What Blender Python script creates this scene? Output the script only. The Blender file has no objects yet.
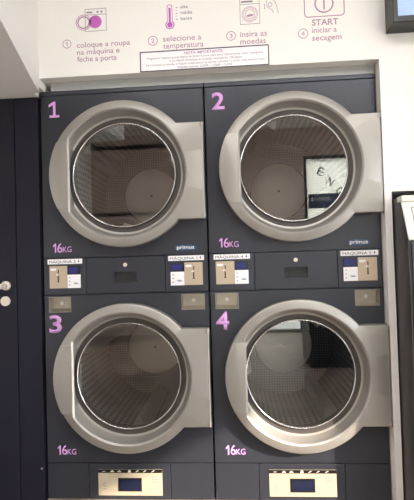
import bpy, bmesh, math, random
from mathutils import Vector, Matrix
random.seed(7)
scene = bpy.context.scene
C = scene.collection
PI = math.pi

# ------------------------------------------------------------------ materials
def lin(c):
    def f(v):
        v /= 255.0
        return v / 12.92 if v <= 0.04045 else ((v + 0.055) / 1.055) ** 2.4
    return (f(c[0]), f(c[1]), f(c[2]), 1.0)

def mat(name, col, rough=0.5, metal=0.0, vary=0.04, scale=30.0, bump=0.0, spec=0.5, coat=0.0, aniso=None):
    m = bpy.data.materials.new(name); m.use_nodes = True
    nt = m.node_tree; b = nt.nodes['Principled BSDF']
    c = lin(col)
    b.inputs['Roughness'].default_value = rough
    b.inputs['Metallic'].default_value = metal
    b.inputs['Specular IOR Level'].default_value = spec
    b.inputs['Coat Weight'].default_value = coat
    tc = nt.nodes.new('ShaderNodeTexCoord')
    n = nt.nodes.new('ShaderNodeTexNoise'); n.inputs['Scale'].default_value = scale
    n.inputs['Detail'].default_value = 4
    if aniso:
        mp = nt.nodes.new('ShaderNodeMapping'); mp.inputs['Scale'].default_value = aniso
        nt.links.new(tc.outputs['Object'], mp.inputs['Vector']); nt.links.new(mp.outputs['Vector'], n.inputs['Vector'])
    else:
        nt.links.new(tc.outputs['Object'], n.inputs['Vector'])
    r = nt.nodes.new('ShaderNodeMix'); r.data_type = 'RGBA'
    r.inputs['A'].default_value = tuple(v * (1 - vary) for v in c[:3]) + (1,)
    r.inputs['B'].default_value = tuple(min(1, v * (1 + vary)) for v in c[:3]) + (1,)
    nt.links.new(n.outputs['Fac'], r.inputs['Factor'])
    nt.links.new(r.outputs['Result'], b.inputs['Base Color'])
    if bump:
        bp = nt.nodes.new('ShaderNodeBump'); bp.inputs['Strength'].default_value = bump
        bp.inputs['Distance'].default_value = 0.002
        nt.links.new(n.outputs['Fac'], bp.inputs['Height']); nt.links.new(bp.outputs['Normal'], b.inputs['Normal'])
    return m

def emit(name, col, strength):
    m = bpy.data.materials.new(name); m.use_nodes = True
    b = m.node_tree.nodes['Principled BSDF']
    b.inputs['Base Color'].default_value = lin(col)
    b.inputs['Emission Color'].default_value = lin(col)
    b.inputs['Emission Strength'].default_value = strength
    return m

def glass(name, base=0.055, tint=(0.93, 0.95, 0.95), rough=0.0):
    m = bpy.data.materials.new(name); m.use_nodes = True
    nt = m.node_tree; nt.nodes.clear()
    out = nt.nodes.new('ShaderNodeOutputMaterial')
    t = nt.nodes.new('ShaderNodeBsdfTransparent'); t.inputs['Color'].default_value = (*tint, 1)
    g = nt.nodes.new('ShaderNodeBsdfGlossy'); g.inputs['Roughness'].default_value = rough
    lw = nt.nodes.new('ShaderNodeLayerWeight'); lw.inputs['Blend'].default_value = 0.5
    pw = nt.nodes.new('ShaderNodeMath'); pw.operation = 'POWER'; pw.inputs[1].default_value = 5
    ma = nt.nodes.new('ShaderNodeMath'); ma.operation = 'MULTIPLY_ADD'
    ma.inputs[1].default_value = 0.9; ma.inputs[2].default_value = base; ma.use_clamp = True
    mx = nt.nodes.new('ShaderNodeMixShader')
    nt.links.new(lw.outputs['Facing'], pw.inputs[0]); nt.links.new(pw.outputs[0], ma.inputs[0])
    nt.links.new(ma.outputs[0], mx.inputs[0]); nt.links.new(t.outputs[0], mx.inputs[1]); nt.links.new(g.outputs[0], mx.inputs[2])
    nt.links.new(mx.outputs[0], out.inputs[0])
    return m

def drum_steel(name):
    """stainless sheet with rows of round holes, laid out in the mesh's own UVs (one hole per unit)"""
    m = bpy.data.materials.new(name); m.use_nodes = True
    nt = m.node_tree; b = nt.nodes['Principled BSDF']
    b.inputs['Metallic'].default_value = 0.85; b.inputs['Roughness'].default_value = 0.36
    uv = nt.nodes.new('ShaderNodeUVMap')
    fr = nt.nodes.new('ShaderNodeVectorMath'); fr.operation = 'FRACTION'
    sb = nt.nodes.new('ShaderNodeVectorMath'); sb.operation = 'SUBTRACT'; sb.inputs[1].default_value = (.5, .5, 0)
    ln = nt.nodes.new('ShaderNodeVectorMath'); ln.operation = 'LENGTH'
    lt = nt.nodes.new('ShaderNodeMath'); lt.operation = 'LESS_THAN'; lt.inputs[1].default_value = 0.29
    mx = nt.nodes.new('ShaderNodeMix'); mx.data_type = 'RGBA'
    mx.inputs['A'].default_value = (.22, .22, .22, 1); mx.inputs['B'].default_value = (.012, .012, .014, 1)
    nt.links.new(uv.outputs[0], fr.inputs[0]); nt.links.new(fr.outputs[0], sb.inputs[0]); nt.links.new(sb.outputs[0], ln.inputs[0])
    nt.links.new(ln.outputs['Value'], lt.inputs[0]); nt.links.new(lt.outputs[0], mx.inputs['Factor'])
    nt.links.new(mx.outputs['Result'], b.inputs['Base Color'])
    return m

def tiles(name, col, grout, sx, sy, rough=0.35):
    m = mat(name, col, rough)
    nt = m.node_tree; b = nt.nodes['Principled BSDF']
    tc = nt.nodes.new('ShaderNodeTexCoord')
    br = nt.nodes.new('ShaderNodeTexBrick'); br.offset = 0.0
    br.inputs['Scale'].default_value = 1.0; br.inputs['Brick Width'].default_value = sx; br.inputs['Row Height'].default_value = sy
    br.inputs['Mortar Size'].default_value = 0.004
    c = lin(col)
    br.inputs['Color1'].default_value = c; br.inputs['Color2'].default_value = tuple(v * .93 for v in c[:3]) + (1,)
    br.inputs['Mortar'].default_value = lin(grout)
    nt.links.new(tc.outputs['Object'], br.inputs['Vector']); nt.links.new(br.outputs['Color'], b.inputs['Base Color'])
    return m

M = dict(
    wall=mat('wall_paint', (238, 234, 229), 0.7, 0, 0.012, 60, 0.05),
    cabinet=mat('charcoal_paint', (53, 55, 63), 0.34, 0.3, 0.05, 90, 0.03),
    recess=mat('dark_plastic', (24, 24, 28), 0.5),
    doorring=mat('champagne_metallic_paint', (161, 156, 149), 0.4, 0.5, 0.02, 200),
    chrome=mat('polished_steel', (225, 225, 225), 0.18, 1.0, 0.01),
    gasket=mat('rubber_gasket', (66, 60, 56), 0.55),
    hub=mat('satin_steel', (228, 218, 204), 0.5, 0.2, 0.03),
    steel=mat('brushed_steel', (190, 188, 184), 0.3, 0.85, 0.06, 20, 0.0, aniso=(1, 1, 12)),
    drumsteel=drum_steel('perforated_steel'),
    glass=glass('door_glass', 0.14, (.92, .94, .94)),
    pane=glass('window_glass', 0.04, (.95, .97, .97)),
    coin=mat('nickel_plate', (192, 174, 152), 0.4, 0.35, 0.03, 60),
    cup=mat('coin_cup_metal', (156, 148, 136), 0.32, 0.75, 0.05, 50),
    white=mat('white_sticker', (240, 236, 238), 0.45),
    black=mat('black_plastic', (18, 18, 22), 0.3),
    blue=emit('blue_display', (26, 29, 98), 0.15),
    blueglass=mat('navy_display', (24, 30, 52), 0.15),
    digits=emit('blue_digits', (70, 84, 220), 0.8),
    cream=mat('cream_control_plate', (182, 170, 146), 0.4, 0.1, 0.02),
    lilac=mat('lilac_vinyl', (222, 164, 226), 0.45),
    navy=mat('navy_badge', (44, 74, 114), 0.3),
    ink=mat('dark_ink', (54, 46, 58), 0.6),
    mauve=mat('mauve_vinyl', (178, 136, 164), 0.55),
    magenta=mat('magenta_vinyl', (188, 92, 182), 0.5),
    greyink=mat('grey_violet_ink', (140, 128, 142), 0.6),
    trim=mat('shade_grey_filler', (160, 160, 157), 0.6),  # shade under the bulkhead is put into this grey
    doorpaint=mat('dark_door_paint', (28, 27, 40), 0.5, 0, 0.04, 50, 0.03, 0.25),
    floor=tiles('terracotta_floor_tile', (112, 98, 86), (92, 82, 74), 0.4, 0.4),
    plinth=mat('beige_plinth', (196, 172, 150), 0.5),
    backwall=mat('taupe_wall_paint', (196, 176, 166), 0.7),
    ceiling=mat('ceiling_paint', (236, 232, 226), 0.8),
    lamp=emit('lamp_diffuser', (250, 250, 252), 12.5),
    lampbody=mat('lamp_housing', (230, 230, 228), 0.5),
    washer=mat('washer_dark_steel', (50, 46, 46), 0.35, 0.3),
    washerfront=mat('washer_front_steel', (74, 74, 82), 0.35, 0.4),
    fascia=mat('washer_cream_fascia', (226, 226, 214), 0.45),
    pave=mat('pavement', (150, 146, 138), 0.9),
    facade=mat('street_facade', (196, 178, 158), 0.9),
    frame=mat('dark_window_frame', (40, 40, 44), 0.4),
    iconwhite=mat('icon_print', (205, 196, 180), 0.5),
    poster=mat('white_poster', (236, 234, 222), 0.6),
    signblue=mat('blue_sign', (58, 76, 104), 0.5),
)
# back-lit paper film for the window poster
mf = bpy.data.materials.new('translucent_film'); mf.use_nodes = True; nt = mf.node_tree; nt.nodes.clear()
o1 = nt.nodes.new('ShaderNodeOutputMaterial'); tl = nt.nodes.new('ShaderNodeBsdfTranslucent'); df = nt.nodes.new('ShaderNodeBsdfDiffuse'); mxs = nt.nodes.new('ShaderNodeMixShader')
tl.inputs[0].default_value = lin((244, 240, 228)); df.inputs[0].default_value = lin((236, 234, 222)); mxs.inputs[0].default_value = .7
nt.links.new(df.outputs[0], mxs.inputs[1]); nt.links.new(tl.outputs[0], mxs.inputs[2]); nt.links.new(mxs.outputs[0], o1.inputs[0])
M['film'] = mf
# screen picture: soft bluish bands
ms = emit('screen_picture', (150, 172, 205), 0.27); nt = ms.node_tree
tc = nt.nodes.new('ShaderNodeTexCoord'); wv = nt.nodes.new('ShaderNodeTexNoise'); mp = nt.nodes.new('ShaderNodeMapping')
mp.inputs['Scale'].default_value = (3, 3, 30); wv.inputs['Scale'].default_value = 3
rp = nt.nodes.new('ShaderNodeValToRGB')
rp.color_ramp.elements[0].position = .35; rp.color_ramp.elements[0].color = lin((128, 140, 188))
rp.color_ramp.elements[1].position = .65; rp.color_ramp.elements[1].color = lin((160, 190, 208))
nt.links.new(tc.outputs['Object'], mp.inputs[0]); nt.links.new(mp.outputs[0], wv.inputs['Vector'])
nt.links.new(wv.outputs['Fac'], rp.inputs[0])
nt.links.new(rp.outputs[0], nt.nodes['Principled BSDF'].inputs['Emission Color'])
M['screen'] = ms

# ------------------------------------------------------------------ builders
def finish(name, bm, m, parent=None, loc=None, smooth=None, flip=False):
    bm.normal_update()
    me = bpy.data.meshes.new(name); bm.to_mesh(me); bm.free()
    if m is not None: me.materials.append(M[m])
    o = bpy.data.objects.new(name, me); C.objects.link(o)
    if parent is not None: o.parent = parent
    if loc is not None: o.location = loc
    if smooth is not None:
        for p in me.polygons: p.use_smooth = True
        me.set_sharp_from_angle(angle=math.radians(smooth))
    return o

def bx(bm, x0, x1, y0, y1, z0, z1, bev=0.0):
    t = bmesh.new()
    v = [t.verts.new((x, y, z)) for x in (x0, x1) for y in (y0, y1) for z in (z0, z1)]
    for f in ((0, 1, 3, 2), (4, 6, 7, 5), (0, 4, 5, 1), (2, 3, 7, 6), (0, 2, 6, 4), (1, 5, 7, 3)):
        t.faces.new([v[i] for i in f])
    if bev:
        bmesh.ops.bevel(t, geom=list(t.edges), offset=bev, segments=2, profile=.5, affect='EDGES')
    join(bm, t)

def join(bm, t):
    me = bpy.data.meshes.new('tmp'); t.to_mesh(me); t.free(); bm.from_mesh(me); bpy.data.meshes.remove(me)

def box(name, m, parent, x0, x1, y0, y1, z0, z1, bev=0.0):
    bm = bmesh.new(); bx(bm, x0, x1, y0, y1, z0, z1, bev)
    return finish(name, bm, m, parent)

def polar(bm, th, layers, cx, cz, closed=True, uvs=None):
    """rows of points around (cx, cz) in the XZ plane; each layer maps angle -> (radius, y)"""
    rows = []
    for L in layers:
        row = []
        for t in th:
            r, y = L(t)
            row.append(bm.verts.new((cx + r * math.cos(t), y, cz + r * math.sin(t))))
        rows.append(row)
    n = len(th)
    for a, b in zip(rows[:-1], rows[1:]):
        for i in range(n if closed else n - 1):
            j = (i + 1) % n
            try: bm.faces.new((a[i], a[j], b[j], b[i]))
            except ValueError: pass
    return rows

def disc(bm, cx, cz, r, y0, y1, n=64):
    th = [2 * PI * i / n for i in range(n)]
    rows = polar(bm, th, [lambda t: (r, y0), lambda t: (r, y1)], cx, cz)
    bm.faces.new(rows[0]); bm.faces.new(rows[1][::-1])
    bmesh.ops.recalc_face_normals(bm, faces=bm.faces)

def ring(bm, cx, cz, r0, r1, y0, y1, n=64):
    th = [2 * PI * i / n for i in range(n)]
    L = [lambda t, r=r, y=y: (r, y) for r, y in ((r0, y1), (r0, y0), (r1, y0), (r1, y1), (r0, y1))]
    polar(bm, th, L, cx, cz)
    bmesh.ops.remove_doubles(bm, verts=bm.verts, dist=1e-6)
    bmesh.ops.recalc_face_normals(bm, faces=bm.faces)

def torus(bm, cx, cy, cz, R, r, n=96, k=10):
    th = [2 * PI * i / n for i in range(n)]
    L = [lambda t, a=2 * PI * j / k: (R + r * math.cos(a), cy + r * math.sin(a)) for j in range(k + 1)]
    polar(bm, th, L, cx, cz)
    bmesh.ops.remove_doubles(bm, verts=bm.verts, dist=1e-6)
    bmesh.ops.recalc_face_normals(bm, faces=bm.faces)

def prism_xz(bm, pts, y0, y1, bev=0.0):
    t = bmesh.new()
    a = [t.verts.new((x, y0, z)) for x, z in pts]; b = [t.verts.new((x, y1, z)) for x, z in pts]
    f0 = t.faces.new(a); t.faces.new(b[::-1]); n = len(pts)
    for i in range(n): t.faces.new((a[i], a[(i + 1) % n], b[(i + 1) % n], b[i]))
    bmesh.ops.recalc_face_normals(t, faces=t.faces)
    if bev: bmesh.ops.bevel(t, geom=list(t.faces[0].edges), offset=bev, segments=2, profile=.5, affect='EDGES')
    join(bm, t)

def prism_xy(bm, pts, z0, z1):
    a = [bm.verts.new((x, y, z0)) for x, y in pts]; b = [bm.verts.new((x, y, z1)) for x, y in pts]
    bm.faces.new(a); bm.faces.new(b[::-1]); n = len(pts)
    for i in range(n): bm.faces.new((a[i], a[(i + 1) % n], b[(i + 1) % n], b[i]))
    bmesh.ops.recalc_face_normals(bm, faces=bm.faces)

def prism_yz(bm, pts, x0, x1):
    a = [bm.verts.new((x0, y, z)) for y, z in pts]; b = [bm.verts.new((x1, y, z)) for y, z in pts]
    bm.faces.new(a); bm.faces.new(b[::-1]); n = len(pts)
    for i in range(n): bm.faces.new((a[i], a[(i + 1) % n], b[(i + 1) % n], b[i]))
    bmesh.ops.recalc_face_normals(bm, faces=bm.faces)

def tube(bm, p0, p1, r, n=14, r1=None):
    p0, p1 = Vector(p0), Vector(p1); d = p1 - p0
    t = bmesh.new()
    bmesh.ops.create_cone(t, cap_ends=True, segments=n, radius1=r, radius2=r if r1 is None else r1, depth=d.length)
    bmesh.ops.transform(t, matrix=Matrix.Translation((p0 + p1) / 2) @ d.to_track_quat('Z', 'Y').to_matrix().to_4x4(), verts=t.verts)
    join(bm, t)

def cut(o, boxes):
    """cut box-shaped pockets out of a panel"""
    bm = bmesh.new()
    for b in boxes: bx(bm, *b)
    bmesh.ops.recalc_face_normals(bm, faces=bm.faces)
    c = finish('cutter', bm, None, o.parent)
    md = o.modifiers.new('b', 'BOOLEAN'); md.object = c; md.operation = 'DIFFERENCE'; md.solver = 'EXACT'
    bpy.context.view_layer.update()
    me = bpy.data.meshes.new_from_object(o.evaluated_get(bpy.context.evaluated_depsgraph_get()))
    o.modifiers.clear(); old = o.data; o.data = me; bpy.data.meshes.remove(old)
    bpy.data.objects.remove(c)

def glyphs(body, bold=0.0):
    cu = bpy.data.curves.new('t', 'FONT'); cu.body = body; cu.size = 1; cu.offset = bold; cu.resolution_u = 3
    o = bpy.data.objects.new('t', cu); C.objects.link(o); bpy.context.view_layer.update()
    me = bpy.data.meshes.new_from_object(o.evaluated_get(bpy.context.evaluated_depsgraph_get()))
    bpy.data.objects.remove(o); bpy.data.curves.remove(cu)
    return me
_h = glyphs('H'); CAP = max(v.co.y for v in _h.vertices) - min(v.co.y for v in _h.vertices)

def text_bm(bm, body, x0, x1, z0, cap, y=0.0, bold=0.0, slope=0.0, center=False, mirror=False):
    """lettering fitted from x0 to x1 with its baseline at z0 and capitals cap tall (x1 None: natural width)"""
    me = glyphs(body, bold); t = bmesh.new(); t.from_mesh(me); bpy.data.meshes.remove(me)
    xs = [v.co.x for v in t.verts]; a, b = min(xs), max(xs); s = cap / CAP
    sx = (x1 - x0) / (b - a) if (x1 is not None and not center) else s
    if center:
        mid = (x0 + x1) / 2; x0 = mid - (b - a) * sx / 2
        if (b - a) * sx > x1 - (2 * mid - x1): sx = sx
    for v in t.verts:
        X = (v.co.x - a) * sx
        if mirror: X = (b - a) * sx - X
        v.co = Vector((x0 + X, y, z0 + v.co.y * s + slope * X))
    if mirror: bmesh.ops.reverse_faces(t, faces=t.faces)
    r = bmesh.ops.extrude_face_region(t, geom=list(t.faces))
    for v in [e for e in r['geom'] if isinstance(e, bmesh.types.BMVert)]: v.co.y -= 0.0006
    bmesh.ops.recalc_face_normals(t, faces=t.faces)
    join(bm, t)

def text(name, m, parent, *a, **k):
    bm = bmesh.new(); text_bm(bm, *a, **k)
    return finish(name, bm, m, parent)

def thing(name, label, cat, loc=(0, 0, 0), group=None):
    o = bpy.data.objects.new(name, None); C.objects.link(o); o.location = loc; o.empty_display_size = .1
    return tag(o, label, cat, group)
def tag(o, label, cat, group=None):
    o['label'] = label; o['category'] = cat
    if group: o['group'] = group
    return o
def struct(o, label=None):
    o['kind'] = 'structure'
    if label: o['label'] = label
    return o

# ------------------------------------------------------------------ the room
Ytop = 3.4
bm = bmesh.new()
bx(bm, .022, 3.6, -.05, 1.0, 2.114, Ytop)
bx(bm, -.004, .022, -.05, 1.0, 2.073, Ytop)
struct(finish('wall_front', bm, 'wall'), 'off-white bulkhead wall over the dryers')
bm = bmesh.new()
bx(bm, 1.602, 3.6, -.05, 1.0, 1.511, 2.114)
bx(bm, 1.602, 1.633, -.05, 1.0, 0, 1.511)
struct(finish('wall_partition', bm, 'wall'), 'narrow white partition between the dryers and the washing machine niche')
struct(box('wall_rear', 'wall', None, -1.5, 3.6, 1.0, 1.1, 0, Ytop))
# lower ceiling over the dark door, with its fascia running back into the room
bm = bmesh.new()
prism_xy(bm, [(.0215, -.0505), (.0215 + .251 * .75, -.80), (-1.5, -.80), (-1.5, 0), (-.005, 0), (-.005, -.0505)], 2.044, Ytop)
struct(finish('ceiling_lower', bm, 'wall'), 'lowered cream ceiling over the dark door')
struct(box('floor', 'floor', None, -1.6, 3.7, -5.3, 1.1, -.06, 0))
struct(box('ceiling', 'ceiling', None, -1.6, 3.7, -5.3, 1.1, Ytop, Ytop + .06))
struct(box('wall_left', 'wall', None, -1.6, -1.5, -5.2, 1.0, 0, Ytop))
# right wall with the open street doorway, and a slot added for a sun streak
bm = bmesh.new()
bx(bm, 3.6, 3.7, -5.2, -4.35, 0, Ytop); bx(bm, 3.6, 3.7, -3.95, -2.75, 0, Ytop); bx(bm, 3.6, 3.7, -4.35, -3.95, 1.95, Ytop); bx(bm, 3.6, 3.7, -1.15, 1.1, 0, Ytop); bx(bm, 3.6, 3.7, -2.75, -1.15, 1.95, Ytop)
struct(finish('wall_right', bm, 'wall'))
# back wall with glazed shopfront
bm = bmesh.new()
bx(bm, -1.6, .2, -5.3, -5.2, 0, Ytop); bx(bm, .2, 2.02, -5.3, -5.2, 1.85, Ytop)
bx(bm, 2.02, 2.1, -5.3, -5.2, 0, Ytop); bx(bm, 2.1, 3.5, -5.3, -5.2, 2.92, Ytop); bx(bm, 2.1, 3.5, -5.3, -5.2, 0, .7); bx(bm, 3.5, 3.7, -5.3, -5.2, 0, Ytop)
struct(finish('wall_back', bm, 'backwall'))
bm = bmesh.new(); bx(bm, -1.5, .2, -5.2, -5.17, 3.17, 3.23); bx(bm, -1.5, .2, -5.2, -5.17, 2.03, 2.08)
struct(finish('trim_4', bm, 'frame'))
def window(name, x0, x1, z0, z1, bars):
    bm = bmesh.new(); y0, y1 = -5.28, -5.21
    bx(bm, x0, x1, y0, y1, z0, z0 + .05); bx(bm, x0, x1, y0, y1, z1 - .05, z1)
    bx(bm, x0, x0 + .05, y0, y1, z0 + .05, z1 - .05); bx(bm, x1 - .05, x1, y0, y1, z0 + .05, z1 - .05)
    for b in bars: bx(bm, b - .025, b + .025, y0, y1, z0 + .05, z1 - .05)
    w = struct(finish(name, bm, 'frame'))
    box('pane', 'pane', w, x0 + .05, x1 - .05, -5.25, -5.244, z0 + .05, z1 - .05)
window('window_1', .2, 2.02, 0, 1.85, [1.1])
window('window_2', 2.1, 3.5, .7, 2.92, [])
struct(box('ground', 'pave', None, -12, 16, -16, 8, -.16, -.07))
# filler strip above the dryers, plinth below them
struct(box('trim_1', 'trim', None, .055, 1.598, .004, .02, 2.0715, 2.113))
struct(box('trim_2', 'plinth', None, .0, 1.598, -.02, .98, 0, .108))

# dark door on the left
d = struct(box('door_1', 'doorpaint', None, -1.1, -.1265, -.014, .03, .004, 2.041, .002), 'dark painted door')
bm = bmesh.new(); disc(bm, -.176, 1.133, .022, -.024, -.014, 32)
tube(bm, (-.174, -.024, 1.133), (-.174, -.060, 1.133), .012)
tube(bm, (-.164, -.060, 1.133), (-.31, -.060, 1.118), .0135, r1=.0115)
finish('door_handle', bm, 'hub', d, smooth=40)
bm = bmesh.new(); disc(bm, -.180, 1.059, .023, -.022, -.014, 32); disc(bm, -.180, 1.059, .011, -.026, -.022, 20)
finish('lock', bm, 'hub', d, smooth=40)
fr = struct(box('trim_3', 'doorpaint', None, -.1225, -.006, -.012, .06, 0, 2.041, .0015), 'dark door frame panel')
bm = bmesh.new(); disc(bm, -.018, .263, .005, -.0145, -.0115, 16); finish('screw', bm, 'steel', fr)
struct(box('wall_side', 'wall', None, -1.5, -.03, .1, .16, 0, 2.036))

# ------------------------------------------------------------------ tumble dryers
DX = .408
def rect_r(cx, cz, x0, x1, z0, z1):
    def f(t):
        c, s = math.cos(t), math.sin(t); r = 9
        if c > 1e-9: r = min(r, (x1 - cx) / c)
        if c < -1e-9: r = min(r, (x0 - cx) / c)
        if s > 1e-9: r = min(r, (z1 - cz) / s)
        if s < -1e-9: r = min(r, (z0 - cz) / s)
        return r
    return f

def holed_panel(parent, x0, x1, z0, z1, cx, cz, R):
    th = [2 * PI * i / 128 for i in range(128)]
    th += [math.atan2(z - cz, x - cx) % (2 * PI) for x in (x0, x1) for z in (z0, z1)]
    th = sorted(th); f = rect_r(cx, cz, x0, x1, z0, z1); b = .0016
    g = rect_r(cx, cz, x0 + b, x1 - b, z0 + b, z1 - b)
    bm = bmesh.new()
    polar(bm, th, [lambda t: (R, .018), lambda t: (R, .0), lambda t: (g(t), 0), lambda t: (f(t), b), lambda t: (f(t), .018), lambda t: (R, .018)], cx, cz)
    bmesh.ops.remove_doubles(bm, verts=bm.verts, dist=1e-6)
    bmesh.ops.recalc_face_normals(bm, faces=bm.faces)
    return finish('front_panel', bm, 'cabinet', parent)

def make_drum(parent, cz, rot):
    n = 96; R = .305; y0, y1 = .075, .70; p = .0155
    # the drum wall
    bm = bmesh.new(); uvl = bm.loops.layers.uv.new('UVMap')
    ny = 2
    cols = []
    for i in range(n + 1):
        t = 2 * PI * i / n
        cols.append([(DX + R * math.cos(t), y, cz + R * math.sin(t), round(2 * PI * R / .03) * i / n, (y - y0) / .03) for y in (y0, y1)])
    def face(q):
        f = bm.faces.new([bm.verts.new(v[:3]) for v in q]); f.smooth = True
        for l, v in zip(f.loops, q): l[uvl].uv = v[3:]
    for i in range(n): face([cols[i][0], cols[i][1], cols[i + 1][1], cols[i + 1][0]])
    # perforated back and plain front lip
    for i in range(n):
        t0, t1 = 2 * PI * i / n, 2 * PI * (i + 1) / n
        def q(r, t, y, k): 
            x, z = r * math.cos(t), r * math.sin(t)
            return (DX + x, y, cz + z, x / p * k + 100.5, z / p * k + 100.5)
        face([q(R, t0, y1, 1), q(R, t1, y1, 1), q(.165, t1, y1, 1), q(.165, t0, y1, 1)])
        face([q(.27, t0, y0, 0), q(.27, t1, y0, 0), q(R, t1, y0, 0), q(R, t0, y0, 0)])
    bmesh.ops.remove_doubles(bm, verts=bm.verts, dist=1e-6)
    dr = finish('drum', bm, 'drumsteel', parent)
    # domed hub plate
    bm = bmesh.new(); th = [2 * PI * i / 64 for i in range(64)]
    rows = polar(bm, th, [lambda t: (.172, y1 - .001), lambda t: (.172, y1 - .012), lambda t: (.166, y1 - .018), lambda t: (.10, y1 - .023), lambda t: (.012, y1 - .025)], DX, cz)
    bm.faces.new(rows[-1]); bmesh.ops.recalc_face_normals(bm, faces=bm.faces)
    finish('hub_plate', bm, 'hub', dr, smooth=50)
    bm = bmesh.new(); torus(bm, DX, y1 - .012, cz, .176, .0035, 64, 8); finish('hub_seal', bm, 'black', dr, smooth=60)
    bm = bmesh.new(); disc(bm, DX, cz, .007, y1 - .03, y1 - .025, 16); finish('bolt', bm, 'black', dr)
    for k in range(3):
        a = rot + k * 2 * PI / 3
        bm = bmesh.new(); w = .045; h = .085
        pts = [(R - .001, -w), (R - h * .75, -w * .35), (R - h, 0), (R - h * .75, w * .35), (R - .001, w)]
        A = []
        for y in (y0 + .02, y1 - .02):
            A.append([bm.verts.new((DX + r * math.cos(a) - s * math.sin(a), y, cz + r * math.sin(a) + s * math.cos(a))) for r, s in pts])
        for i in range(4): bm.faces.new((A[0][i], A[0][i + 1], A[1][i + 1], A[1][i]))
        bm.faces.new(A[0]); bm.faces.new(A[1][::-1])
        bmesh.ops.recalc_face_normals(bm, faces=bm.faces)
        finish('lifter', bm, 'steel', dr)
    # collar between the drum and the opening
    bm = bmesh.new(); th = [2 * PI * i / 96 for i in range(96)]
    polar(bm, th, [lambda t: (.278, .006), lambda t: (.262, .006), lambda t: (.262, .074), lambda t: (.268, .0745)], DX, cz)
    bmesh.ops.recalc_face_normals(bm, faces=bm.faces)
    finish('collar', bm, 'gasket', dr, smooth=40)

def make_door(parent, cz, top):
    hw = .225
    cz_f = cz - .003
    th = [2 * PI * i / 192 for i in range(192)]
    fx = .387; a0 = math.atan2(hw, math.sqrt(.345 ** 2 - hw ** 2)); a1 = math.atan2(hw, fx)
    th += [a0, a1, -a0 % (2 * PI), -a1 % (2 * PI)]
    ch = math.acos(.245 / .298); th += [PI - ch, PI + ch]
    th = sorted(th)
    fr = rect_r(0, 0, -.9, fx, -hw, hw)
    def rout(t):
        tt = (t + PI) % (2 * PI) - PI
        return max(.345, fr(t)) if abs(tt) < a0 + 1e-6 else .345
    def rin(t):
        c = math.cos(t)
        return min(.298, .245 / -c) if c < -1e-6 else .298
    L = [lambda t: (rout(t) - .012, -.008), lambda t: (rout(t), -.010), lambda t: (rout(t), -.046), lambda t: (rout(t) - .002, -.052), lambda t: (rout(t) - .007, -.055),
         lambda t: (rin(t) + .009, -.0605), lambda t: (rin(t) + .0015, -.055), lambda t: (rin(t), -.051)]
    def rk(target, k):
        return lambda t: min(target, rin(t)) if rin(t) >= .274 else min(target, rin(t) + (.274 - rin(t)) * k / 4)
    for k, (tg, y) in enumerate(((.295, -.036), (.290, -.018), (.283, -.006), (.274, -.003))):
        L.append(lambda t, g=rk(tg, k + 1), y=y: (g(t), y))
    bm = bmesh.new(); polar(bm, th, L, DX, cz)
    bmesh.ops.recalc_face_normals(bm, faces=bm.faces)
    dfr = finish('door', bm, 'doorring', parent, smooth=28)
    # dark groove, chrome ring and pane
    bm = bmesh.new(); th2 = [2 * PI * i / 128 for i in range(128)]
    polar(bm, th2, [lambda t: (.279, -.0015), lambda t: (.272, .001), lambda t: (.254, .001), lambda t: (.2475, -.006), lambda t: (.2445, -.004)], DX, cz)
    bmesh.ops.recalc_face_normals(bm, faces=bm.faces)
    finish('glass_gasket', bm, 'gasket', dfr, smooth=30)
    bm = bmesh.new(); torus(bm, DX, -.0065, cz, .2475, .0027); finish('glass_ring', bm, 'chrome', dfr, smooth=60)
    bm = bmesh.new(); disc(bm, DX, cz, .247, -.0055, -.0005, 128); finish('glass', bm, 'glass', dfr)
    # grip plate on the left of the ring
    hz = .158; pts = [(DX - .253, cz - hz), (DX - .253, cz + hz)]
    am = math.asin(hz / .3425)
    for i in range(25):
        a = PI - am + 2 * am * i / 24
        pts.append((DX + .3425 * math.cos(a), cz + .3425 * math.sin(a)))
    bm = bmesh.new(); prism_xz(bm, pts[::-1], -.0614, -.050, .001)
    finish('grip', bm, 'doorring', dfr, smooth=30)
    # hinge rod along the flange
    bm = bmesh.new(); x = DX + fx - .0065
    tube(bm, (x, -.048, cz - hw + .006), (x, -.048, cz + hw - .006), .0075, 16)
    for s in (-1, 1): tube(bm, (x, -.048, cz + s * (hw - .004)), (x, -.048, cz + s * (hw - .026)), .0105, 16)
    finish('hinge', bm, 'doorring', dfr, smooth=40)
    return dfr

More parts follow.
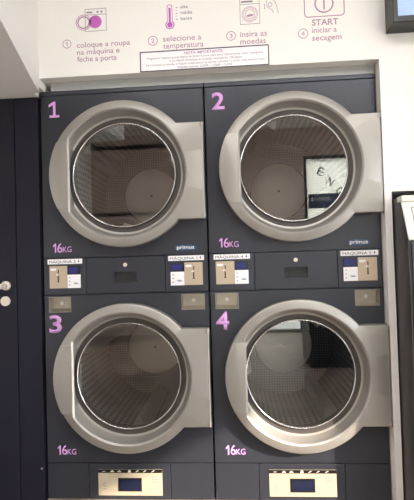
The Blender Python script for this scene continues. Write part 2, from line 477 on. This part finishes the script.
def coin_unit(parent, mirror, num, up, x0, cx):
    """coin plate with slot beside a small display and a printed label"""
    z0, z1 = 1.113, 1.220; xm = x0 + (.087 if not mirror else .066); x1 = x0 + .152
    root = box('coin_unit', 'coin', parent, x0 if not mirror else xm, xm if not mirror else x1, -.004, 0.002, z0, z1, .0012)
    a = (x0 if not mirror else xm); w = .087
    dx0, dx1 = (xm + .001, x1) if not mirror else (x0, xm - .001)
    mid = a + w * .5
    bm = bmesh.new(); bx(bm, mid - .003, mid + .003, -.0052, -.0035, z0 + .032, z0 + .060); bx(bm, mid - .0015, mid + .0035, -.0052, -.0035, z0 + .072, z0 + .088)
    bx(bm, mid - .0045, mid + .0045, -.0052, -.0035, z0 + .029, z0 + .034)
    finish('coin_slot', bm, 'black', root)
    bm = bmesh.new(); bx(bm, a + .006, a + .034, -.0052, -.0035, z1 - .022, z1 - .011); bx(bm, mid - .010, mid - .002, -.0052, -.0035, z0 + .062, z0 + .068); finish('printed_mark', bm, 'white', root)
    ds = box('display', 'black', root, dx0, dx1, -.0045, .002, z1 - .042, z1 - .001, .001)
    box('screen', 'blue', ds, dx0 + (.004 if mirror else .008), dx1 - (.012 if mirror else .014), -.0052, -.004, z1 - .036, z1 - .009)
    ps = box('price_label', 'white', root, dx0, dx1, -.0045, .002, z0, z1 - .043, .0008)
    bm = bmesh.new()
    for k in range(3): bx(bm, dx0 + .008, dx0 + .014, -.0052, -.004, z0 + .012 + k * .018, z0 + .017 + k * .018)
    bx(bm, dx0 + .034, dx0 + .054, -.0052, -.004, z0 + .018, z0 + .022); bx(bm, dx0 + .028, dx0 + .05, -.0052, -.004, z0 + .023, z0 + .0255)
    finish('print', bm, 'greyink', ps)
    # sticker above
    lx0 = cx; lx1 = cx + .170
    st = box('sticker', 'white', parent, lx0, lx1, -.0022, .0012, 1.229, 1.2525, .0006)
    bm = bmesh.new(); text_bm(bm, 'MÁQUINA ' + str(num), lx0 + .008, lx1 - .032, 1.2335, .0125, -.0022)
    ax = lx1 - .017
    if up: prism_xz(bm, [(ax - .0015, 1.234), (ax + .0015, 1.234), (ax + .0015, 1.241), (ax + .005, 1.241), (ax, 1.248), (ax - .005, 1.241), (ax - .0015, 1.241)], -.0028, -.002)
    else: prism_xz(bm, [(ax - .0015, 1.248), (ax - .0015, 1.241), (ax - .005, 1.241), (ax, 1.234), (ax + .005, 1.241), (ax + .0015, 1.241), (ax + .0015, 1.248)], -.0028, -.002)
    finish('lettering', bm, 'ink', st)

def coin_cup(parent, x0, x1):
    z0, z1 = .998, 1.071; d = .028
    bm = bmesh.new(); b = .003
    # rim and pocket
    def q(y, i): return [bm.verts.new(v) for v in ((x0 + i, y, z0 + i), (x1 - i, y, z0 + i), (x1 - i, y, z1 - i), (x0 + i, y, z1 - i))]
    R0, R1, R2 = q(.001, -.002), q(-.0025, 0), q(-.0025, b)
    R3 = [bm.verts.new(v) for v in ((x0 + b + .003, .006, z0 + b + .012), (x1 - b - .003, .006, z0 + b + .012), (x1 - b - .002, d, z1 - b), (x0 + b + .002, d, z1 - b))]
    R3[0].co.y = R3[1].co.y = d
    for A, B in ((R0, R1), (R1, R2), (R2, R3)):
        for i in range(4): bm.faces.new((A[i], A[(i + 1) % 4], B[(i + 1) % 4], B[i]))
    bm.faces.new(R3)
    bmesh.ops.recalc_face_normals(bm, faces=bm.faces)
    c = finish('coin_return_cup', bm, 'cup', parent)
    bm = bmesh.new(); m = (x0 + x1) / 2; disc(bm, m, z0 + .042, .009, d - .006, d - .0005, 20); finish('push_button', bm, 'steel', c, smooth=40)

ONE = [(0.18, 0), (.98, 0), (.98, .14), (.68, .14), (.68, 1), (.5, 1), (.12, .82), (.12, .66), (.48, .8), (.48, .14), (.18, .14)]

def number(parent, n, x0, x1, z0, z1):
    bm = bmesh.new()
    if n == 1: prism_xz(bm, [(x0 + u * (x1 - x0), z0 + v * (z1 - z0)) for u, v in ONE], -.0012, .0)
    else: text_bm(bm, str(n), x0, x1, z0, z1 - z0, -.0006, .022)
    finish('number', bm, 'lilac', parent)
def capacity(parent, x0, x1, z0, z1):
    bm = bmesh.new(); h = z1 - z0; xm = x0 + (x1 - x0) * .52
    w = .0062
    prism_xz(bm, [(x0 + .009, z0), (x0 + .009 + w, z0), (x0 + .009 + w, z1), (x0 + .010, z1), (x0, z1 - .011), (x0, z1 - .018), (x0 + .009, z1 - .010)], -.0012, 0)
    text_bm(bm, '6', x0 + .021, xm - .001, z0, h, -.0006, .006)
    text_bm(bm, 'KG', xm + .001, x1, z0 + .001, h * .60, -.0006, .0)
    finish('capacity_mark', bm, 'lilac', parent)

def control_plate(parent):
    pl = box('control_plate', 'cream', parent, .25, .555, -.004, .002, .134, .256, .0012)
    box('icon_strip', 'black', pl, .2505, .5545, -.0048, -.003, .240, .2555)
    for i, x in enumerate((.278, .318, .352, .40, .436, .472, .512)):
        bm = bmesh.new()
        if i == 3: prism_xz(bm, [(x - .008, .242), (x + .008, .242), (x + .005, .2535), (x - .005, .2535)], -.0055, -.0045)
        elif i in (1, 2): prism_xz(bm, [(x - .009, .244), (x + .009, .244), (x + .009, .2475), (x + .004, .2475), (x + .004, .2515), (x - .004, .2515), (x - .004, .2475), (x - .009, .2475)], -.0055, -.0045)
        elif i == 0: bx(bm, x - .007, x + .007, -.0055, -.0045, .2455, .248)
        else: prism_xz(bm, [(x - .009, .2435), (x - .005, .2435), (x + .008, .2495), (x + .006, .252), (x + .003, .252), (x - .004, .2475)], -.0055, -.0045)
        finish('icon', bm, 'iconwhite', pl)
    ds = box('display', 'black', pl, .346, .458, -.0075, -.003, .155, .217, .002)
    box('screen', 'blueglass', ds, .353, .451, -.0082, -.007, .162, .210)
    for i in range(3):
        for j in range(3):
            x, z = .507 + i * .011, .196 + j * .011
            box('key', 'greyink', pl, x, x + .006, -.0046, -.0038, z, z + .0055)
    for i in range(2):
        for j in range(3): box('key', 'greyink', pl, .276 + i * .009, .28 + i * .009, -.0046, -.0038, .164 + j * .012, .171 + j * .012)

def make_stack(X0, up, low, label, rots):
    t = thing('stacked_tumble_dryer', label, 'tumble dryer', (X0, 0, .108), 'stacked pairs of tumble dryers')
    base = bpy.data.objects.new('base_shift', None)
    bpy.data.objects.remove(base)
    T = t
    before = set(bpy.data.objects)
    bm = bmesh.new()
    a, b, y0, y1, z0, z1 = .002, .798, .019, .95, .112, 2.066
    bx(bm, a, a + .012, y0, y1, z0, z1); bx(bm, b - .012, b, y0, y1, z0, z1); bx(bm, a, b, y1 - .012, y1, z0, z1)
    bx(bm, a, b, y0, y1, z1 - .02, z1); bx(bm, a, b, y0, y1, z0, z0 + .02); bx(bm, a, b, y0, y1, 1.15, 1.19)
    bx(bm, a, b, y0, y0 + .01, 1.078, 1.258); bx(bm, a, b, y0, y0 + .01, z0, .29)
    finish('cabinet', bm, 'cabinet', T)
    box('top_trim', 'cabinet', T, .002, .798, .0, .018, 2.0495, 2.069, .0015)
    holed_panel(T, .004, .796, 1.2575, 2.047, DX, 1.645, .278)
    lp = holed_panel(T, .004, .796, .2855, 1.0795, DX, .693, .278)
    cups = [(.027, .134), (.668, .777)]
    cut(lp, [(c[0] - .0005, c[1] + .0005, -.02, .03, .9975, 1.0715) for c in cups])
    for c in cups: coin_cup(T, *c)
    box('side_panel', 'cabinet', T, .004, .2115, .0, .018, 1.0825, 1.2545, .0016)
    box('side_panel', 'cabinet', T, .5965, .796, .0, .018, 1.0825, 1.2545, .0016)
    dw = box('lint_drawer', 'cabinet', T, .2145, .5935, -.003, .018, 1.0845, 1.2525, .002)
    cut(dw, [(.351, .459, -.02, .012, 1.133, 1.184)])
    bm = bmesh.new(); bx(bm, .3512, .4588, .0105, .0115, 1.1332, 1.1838)
    bx(bm, .352, .458, -.0025, -.0005, 1.134, 1.156); finish('pull', bm, 'recess', dw)
    bm = bmesh.new(); disc(bm, .404, 1.2175, .0095, -.008, -.003, 24); disc(bm, .404, 1.2175, .004, -.010, -.008, 12); finish('lock', bm, 'hub', dw, smooth=40)
    bm = bmesh.new()
    box('base_panel', 'cabinet', T, .004, .2025, .0, .018, .1165, .2825, .0016); box('base_panel', 'cabinet', T, .5965, .796, .0, .018, .1165, .2825, .0016)
    bm.free()
    box('base_panel', 'cabinet', T, .2055, .5935, -.002, .018, .1165, .2825, .002)
    control_plate(T)
    for k, (cz, n) in enumerate(((1.645, up), (.693, low))):
        make_drum(T, cz, rots[k]); make_door(T, cz, k == 0)
    coin_unit(T, False, low, False, .033, .024); coin_unit(T, True, up, True, .620, .610)
    number(T, up, .037, .097, 1.941, 2.018); number(T, low, .026, .088, .902, .981)
    capacity(T, .052, .143, 1.285, 1.329); capacity(T, .055, .145, .323, .366)
    # oval badge
    bm = bmesh.new(); cx, cz, w, h = .694, 1.2895, .051, .0145
    pts = [(cx + w * math.copysign(abs(math.cos(a)) ** .75, math.cos(a)), cz + h * math.copysign(abs(math.sin(a)) ** .75, math.sin(a))) for a in [2 * PI * i / 40 for i in range(40)]]
    prism_xz(bm, pts, -.003, .001, .0008); bd = finish('badge', bm, 'navy', T)
    text('lettering', 'poster', bd, 'primus', cx - .041, cx + .041, cz - .006, .0175, -.003, .01)
    for o in set(bpy.data.objects) - before:
        if o.parent == T: o.location.z -= .108
    return t

make_stack(0.0, 1, 3, 'charcoal tumble dryer stack with machines numbered 1 and 3, next to the dark door', ((.4, .6)))
make_stack(0.801, 2, 4, 'charcoal tumble dryer stack with machines numbered 2 and 4, next to the white partition', ((-.2, 1.1)))

# ------------------------------------------------------------------ instructions on the bulkhead
YW = -.0905
G = 'printed instruction steps on the bulkhead'
def arc_ring(bm, cx, cz, r, w=.0022): ring(bm, cx, cz, r - w, r, YW - .0008, YW + .0002, 40)
def frame_rect(bm, x0, x1, z0, z1, w=.002, y=YW):
    bx(bm, x0, x1, y - .0008, y + .0002, z0, z0 + w); bx(bm, x0, x1, y - .0008, y + .0002, z1 - w, z1)
    bx(bm, x0, x0 + w, y - .0008, y + .0002, z0 + w, z1 - w); bx(bm, x1 - w, x1, y - .0008, y + .0002, z0 + w, z1 - w)
def bullet(parent, n, cx, cz, r, m='mauve'):
    bm = bmesh.new(); arc_ring(bm, cx, cz, r, .003)
    h = r * .95
    if n == 1: prism_xz(bm, [(cx - .001, cz - h / 2), (cx + .003, cz - h / 2), (cx + .003, cz + h / 2), (cx, cz + h / 2), (cx - .006, cz + h * .28), (cx - .006, cz + h * .1), (cx - .001, cz + h * .28)], YW - .0006, YW)
    else: text_bm(bm, str(n), cx - h * .36, cx + h * .36, cz - h / 2, h, YW)
    finish('step_number', bm, m, parent)

# 1 load the machine
t = thing('instruction_decal', 'mauve wall print of step 1 with an open-door machine pictogram', 'wall print', (.3, YW, 2.15), G)
def rel(parent, print_scale=1.0):
    for o in parent.children: o.location = -Vector(parent.location)
    if print_scale != 1.0:
        L = parent.location; k = print_scale
        parent.scale = (k, k, k); parent.location = (k * L.x - .0192, -.0501, k * L.z - .0254)
bm = bmesh.new(); frame_rect(bm, .265, .366, 2.302, 2.408); bx(bm, .267, .364, YW - .0008, YW, 2.379, 2.381)
bx(bm, .272, .300, YW - .0008, YW, 2.388, 2.395)
for x in (.325, .343): disc(bm, x, 2.392, .005, YW - .0008, YW, 12)
finish('machine_outline', bm, 'greyink', t)
bm = bmesh.new(); ring(bm, .258, 2.346, .024, .030, YW - .001, YW, 40); ring(bm, .258, 2.346, .034, .037, YW - .001, YW, 40); finish('door_outline', bm, 'mauve', t)
bm = bmesh.new(); disc(bm, .313, 2.346, .030, YW - .001, YW, 40); finish('porthole', bm, 'magenta', t)
bullet(t, 1, .1765, 2.250, .0205)
bm = bmesh.new(); text_bm(bm, 'coloque a roupa', .224, .474, 2.229, .024, YW, .004); text_bm(bm, 'na máquina e', .224, .424, 2.196, .024, YW, .004); text_bm(bm, 'feche a porta', .224, .410, 2.163, .024, YW, .004)
finish('lettering', bm, 'mauve', t); rel(t, 1.0207)
# 2 choose the temperature
t = thing('instruction_decal', 'mauve wall print of step 2 with a thermometer pictogram', 'wall print', (.7, YW, 2.2), G)
bm = bmesh.new(); cx = .661; zc = 2.309; R = .021
pts = [(cx - .0125, zc + .017)] 
pts = []
for i in range(25):
    a = math.radians(127) + math.radians(286) * i / 24; pts.append((cx + R * math.cos(a), zc + R * math.sin(a)))
for i in range(9):
    a = PI * i / 8; pts.append((cx + .0126 * math.cos(a), 2.391 + .0126 * math.sin(a)))
inn = []
for x, z in pts:
    k = .82 if z < 2.345 else .78
    inn.append((cx + (x - cx) * .78, zc + (z - zc) * .78 if z < 2.345 else z - .003))
n = len(pts)
A = [bm.verts.new((x, YW - .0008, z)) for x, z in pts]; B = [bm.verts.new((x, YW - .0008, z)) for x, z in inn]
for i in range(n): bm.faces.new((A[i], A[(i + 1) % n], B[(i + 1) % n], B[i]))
disc(bm, cx, zc, .013, YW - .0008, YW, 24); bx(bm, cx - .0048, cx + .0048, YW - .0008, YW, zc + .012, 2.388)
finish('thermometer', bm, 'magenta', t)
bm = bmesh.new()
for k in range(3): bx(bm, .689, .698, YW - .0008, YW, 2.3855 - k * .027, 2.3885 - k * .027)
for k in range(2): bx(bm, .689, .694, YW - .0008, YW, 2.373 - k * .027, 2.3755 - k * .027)
for k, s in enumerate(('alta', 'média', 'baixa')): text_bm(bm, s, .711, .711 + (.034, .054, .052)[k], 2.382 - k * .027, .0145, YW, .003)
finish('scale_lettering', bm, 'greyink', t)
bullet(t, 2, .580, 2.240, .0225)
bm = bmesh.new(); text_bm(bm, 'selecione a', .627, .803, 2.233, .025, YW, .004); text_bm(bm, 'temperatura', .627, .812, 2.2, .025, YW, .004)
finish('lettering', bm, 'mauve', t); rel(t, 1.0207)
# 3 insert the coins
t = thing('instruction_decal', 'mauve wall print of step 3 with a machine and coin hand pictogram', 'wall print', (1.05, YW, 2.2), G)
bm = bmesh.new(); frame_rect(bm, .981, 1.071, 2.288, 2.412); bx(bm, .983, 1.069, YW - .0008, YW, 2.379, 2.381); bx(bm, .987, 1.04, YW - .0008, YW, 2.388, 2.395)
finish('machine_outline', bm, 'greyink', t)
bm = bmesh.new()
for r, w in ((.036, .002), (.030, .002), (.022, .002)): arc_ring(bm, 1.026, 2.334, r, w)
prism_xz(bm, [(1.008, 2.326), (1.02, 2.322), (1.034, 2.324), (1.045, 2.33), (1.034, 2.334), (1.02, 2.333)], YW - .0008, YW)
finish('door_outline', bm, 'mauve', t)
bm = bmesh.new(); bx(bm, 1.0915, 1.0945, YW - .0008, YW, 2.352, 2.376)
ring(bm, 1.118, 2.371, .008, .0105, YW - .0008, YW, 24)
def stroke(bm, pts, w=.0022):
    for (x0, z0), (x1, z1) in zip(pts[:-1], pts[1:]):
        dx, dz = x1 - x0, z1 - z0; l = math.hypot(dx, dz); nx, nz = -dz / l * w / 2, dx / l * w / 2
        prism_xz(bm, [(x0 + nx, z0 + nz), (x0 - nx, z0 - nz), (x1 - nx, z1 - nz), (x1 + nx, z1 + nz)], YW - .0008, YW)
stroke(bm, [(1.112, 2.410), (1.104, 2.396), (1.101, 2.378), (1.104, 2.362), (1.114, 2.354), (1.126, 2.348), (1.132, 2.332)])
stroke(bm, [(1.112, 2.410), (1.124, 2.402), (1.136, 2.388), (1.146, 2.370), (1.150, 2.348), (1.154, 2.330)])
finish('coin_hand', bm, 'mauve', t)
bullet(t, 3, .938, 2.240, .0215)
bm = bmesh.new(); text_bm(bm, 'insira as', .979, 1.100, 2.2315, .025, YW, .004); text_bm(bm, 'moedas', .979, 1.094, 2.198, .025, YW, .004)
finish('lettering', bm, 'mauve', t); rel(t, 1.0207)
# 4 start
t = thing('instruction_decal', 'mauve wall print of step 4 with START under a power button pictogram', 'wall print', (1.36, YW, 2.2), G)
bm = bmesh.new(); x0, x1, z0, z1, r = 1.268, 1.447, 2.300, 2.46, .018
def rr(g):
    P = []
    for cx, cz, a0 in ((x1 - r, z1 - r, 0), (x0 + r, z1 - r, 90), (x0 + r, z0 + r, 180), (x1 - r, z0 + r, 270)):
        for i in range(7):
            a = math.radians(a0 + 15 * i); P.append((cx + (r - g) * math.cos(a), cz + (r - g) * math.sin(a)))
    return P
A = [bm.verts.new((x, YW - .0008, z)) for x, z in rr(0)]; B = [bm.verts.new((x, YW - .0008, z)) for x, z in rr(.0045)]
for i in range(len(A)): bm.faces.new((A[i], A[(i + 1) % len(A)], B[(i + 1) % len(A)], B[i]))
ring(bm, 1.357, 2.360, .036, .0425, YW - .0008, YW, 48); bx(bm, 1.3535, 1.3605, YW - .0008, YW, 2.333, 2.395)
finish('power_button', bm, 'mauve', t)
text('start_lettering', 'mauve', t, 'START', 1.301, 1.417, 2.263, .027, YW, .014)
bullet(t, 4, 1.2605, 2.230, .0225)
bm = bmesh.new(); text_bm(bm, 'iniciar a', 1.300, 1.409, 2.2295, .025, YW, .004); text_bm(bm, 'secagem', 1.300, 1.429, 2.1945, .025, YW, .004)
finish('lettering', bm, 'mauve', t); rel(t, 1.0207)

# notice
t = thing('notice_sign', 'white framed notice with small print across the bulkhead', 'notice', (.81, YW, 2.09), None)
bm = bmesh.new(); bx(bm, .518, 1.106, YW - .002, YW, 2.0965, 2.190); finish('board', bm, 'white', t)
bm = bmesh.new()
frame_rect(bm, .518, 1.106, 2.0965, 2.190, .0045, YW - .002); finish('border', bm, 'ink', t)
bm = bmesh.new(); text_bm(bm, 'NOTA IMPORTANTE:', .722, .900, 2.1675, .0125, YW - .002, .012); finish('heading', bm, 'mauve', t)
bm = bmesh.new()
for k, (s, x0, x1) in enumerate((('Programe a máquina apenas depois de fechar a porta, para que a mesma possa iniciar o programa', .55, 1.08),
    ('e só depois introduza as moedas necessárias. Obrigado', .655, .985),
    ('Ao introduzir as moedas, a máquina aceita apenas os valores indicados no painel e não devolve troco', .545, 1.085),
    ('moedas aceites: 0,50€ – 1,00€ – 2,00€', .69, .94))):
    text_bm(bm, s, x0, x1, 2.153 - k * .0155, .0085, YW - .002)
finish('small_print', bm, 'greyink', t); rel(t, 1.0207)

# wall screen top right
t = thing('wall_screen', 'dark framed wall screen with a bluish picture, at the top right', 'screen', (2.0, YW, 2.19))
bm = bmesh.new(); bx(bm, 1.634, 2.5, -.150, -.052, 2.222, 2.76, .004); finish('bezel', bm, 'black', t)
bm = bmesh.new(); bx(bm, 1.654, 2.482, -.152, -.149, 2.249, 2.74); finish('display', bm, 'screen', t); rel(t)

# washing machine in the right-hand niche
t = thing('washing_machine', 'dark washing machine with a slanted cream control fascia, beside the white partition', 'washing machine', (1.96, .1, 0))
X0, X1 = 1.638, 2.30
bm = bmesh.new(); prism_yz(bm, [(-.200, .01), (-.200, 1.285), (-.130, 1.452), (-.120, 1.474), (.5, 1.474), (.5, .01)], X0, X1); finish('body', bm, 'washer', t)
bm = bmesh.new(); prism_yz(bm, [(-.202, 1.285), (-.211, 1.288), (-.141, 1.456), (-.131, 1.455)], X0 + .001, X1); finish('fascia', bm, 'fascia', t)
bm = bmesh.new(); bx(bm, X0 - .002, X1, -.153, -.10, 1.452, 1.478, .004); finish('top_cap', bm, 'fascia', t)
bm = bmesh.new()
dn = Vector((0, .07, .168)).normalized(); nn = Vector((0, -.168, .07)).normalized()
def slab(x0, x1, s0, s1, h):
    o = Vector((0, -.211, 1.288)); q = []
    for k in (0.0005, h):
        for x, s in ((x0, s0), (x1, s0), (x1, s1), (x0, s1)): q.append(bm.verts.new(o + dn * s + nn * k + Vector((x, 0, 0))))
    bm.faces.new(q[:4]); bm.faces.new(q[4:][::-1])
    for i in range(4): bm.faces.new((q[i], q[(i + 1) % 4], q[4 + (i + 1) % 4], q[4 + i]))
slab(X0 + .035, X1 - .03, .030, .033, .002); slab(X0 + .035, X1 - .03, .147, .150, .002); slab(X0 + .035, X0 + .038, .033, .147, .002)
finish('fascia_line', bm, 'greyink', t)
bm = bmesh.new(); bx(bm, X0 + .012, X1 - .012, -.206, -.199, .05, 1.275, .003); finish('front_panel', bm, 'washerfront', t)
bm = bmesh.new(); torus(bm, 1.966, -.211, .75, .22, .03, 64, 12); dd = finish('door', bm, 'doorring', t, smooth=60)
bm = bmesh.new(); disc(bm, 1.966, .75, .215, -.213, -.207, 64); finish('glass', bm, 'blueglass', dd)
rel(t)

# ------------------------------------------------------------------ behind the camera
t = thing('window_poster', 'white window poster with black letters, reflected in the second dryer door', 'poster', (2.5, -5.2, 2.4))
bm = bmesh.new(); A = [bm.verts.new(v) for v in ((2.155, -5.2, 1.88), (3.2, -5.2, 1.88), (3.2, -5.2, 2.85), (2.155, -5.2, 2.85))]; bm.faces.new(A); finish('sheet', bm, 'film', t)
bm = bmesh.new()
for ch, x, z, a in (('E', 2.38, 2.65, -24), ('N', 2.53, 2.47, -38), ('G', 2.68, 2.32, -52)):
    k = bmesh.new(); text_bm(k, ch, -.05, .05, -.065, .13, 0, .01, mirror=True)
    bmesh.ops.transform(k, matrix=Matrix.Translation((x, -5.1985, z)) @ Matrix.Rotation(PI, 4, 'Z') @ Matrix.Rotation(math.radians(a), 4, 'Y'), verts=k.verts)
    join(bm, k)
finish('lettering', bm, 'ink', t)
bm = bmesh.new(); bx(bm, 2.16, 2.85, -5.1995, -5.19, 2.04, 2.28); finish('band', bm, 'signblue', t)
k = bmesh.new(); text_bm(k, 'zonluk', -.17, .17, 0, .075, 0, .012, mirror=True)
bmesh.ops.transform(k, matrix=Matrix.Translation((2.37, -5.1895, 2.165)) @ Matrix.Rotation(PI, 4, 'Z'), verts=k.verts)
finish('band_lettering', k, 'white', t); rel(t)

t = thing('added_counter', 'added dark counter behind the camera, darkening the reflection in the door of machine 4', 'counter', (2.5, -3.1, 0))  # unseen block added so the right of that door reflects dark
box('cupboard', 'recess', t, 1.72, 3.2, -3.35, -2.85, .004, .86, .004)
box('worktop', 'washer', t, 1.69, 3.23, -3.38, -2.81, .86, .90, .004)
for o in t.children: o.location = -t.location
for i, (x, y, lb) in enumerate(((1.75, -2.3, 'long ceiling light between the two others'), (.2, -2.3, 'long ceiling light farthest from the street doorway'), (2.85, -3.0, 'long ceiling light nearest the street doorway'))):
    t = thing('ceiling_light', lb, 'ceiling light', (x, y, 3.39), 'ceiling lights')
    bm = bmesh.new(); bx(bm, -.7, .7, -.17, .17, -.04, .008, .004); finish('housing', bm, 'lampbody', t)
    bm = bmesh.new(); bx(bm, -.67, .67, -.14, .14, -.046, -.039); finish('diffuser', bm, 'lamp', t)

tb = thing('building', 'plain pale building across the street', 'building', (2, -13, -.07))
bm = bmesh.new(); bx(bm, -8, 8, -2, 0, 0, 6); finish('wall', bm, 'facade', tb)
for k in range(6): box('window', 'frame', tb, -7 + k * 2.4, -5.8 + k * 2.4, -.02, .02, 1.0, 2.6)

# ------------------------------------------------------------------ light
w = bpy.data.worlds.new('sky'); scene.world = w; w.use_nodes = True
bg = w.node_tree.nodes['Background']; bg.inputs['Color'].default_value = (.80, .90, 1.0, 1); bg.inputs['Strength'].default_value = 6.0
s = bpy.data.lights.new('sun', 'SUN'); s.energy = 6.2; s.angle = math.radians(1.2); s.color = (1.0, .88, .74)
so = bpy.data.objects.new('sun', s); C.objects.link(so)
so.rotation_euler = Vector((-1, .70, -.53)).to_track_quat('-Z', 'Y').to_euler()

# ------------------------------------------------------------------ camera
yaw, pitch, roll = -6.56e-02, 2.5e-02, -2.9e-02
cy, sy, cp, sp = math.cos(yaw), math.sin(yaw), math.cos(pitch), math.sin(pitch)
f = Vector((sy * cp, cy * cp, sp)); r = Vector((cy, -sy, 0)); u = r.cross(f)
c, s_ = math.cos(roll), math.sin(roll)
r, u = c * r + s_ * u, -s_ * r + c * u
cd = bpy.data.cameras.new('camera'); cam = bpy.data.objects.new('camera', cd); C.objects.link(cam)
cd.sensor_fit = 'HORIZONTAL'; cd.sensor_width = 36; cd.lens = 36 * 430 / 414; cd.clip_start = .02
m3 = Matrix((r, u, -f)).transposed()
cam.matrix_world = Matrix.Translation((.9276, -2.0187, 1.2249)) @ m3.to_4x4()
scene.camera = cam
scene.view_settings.view_transform = 'Standard'; scene.view_settings.look = 'None'
scene.view_settings.exposure = 1.05; scene.view_settings.gamma = 1
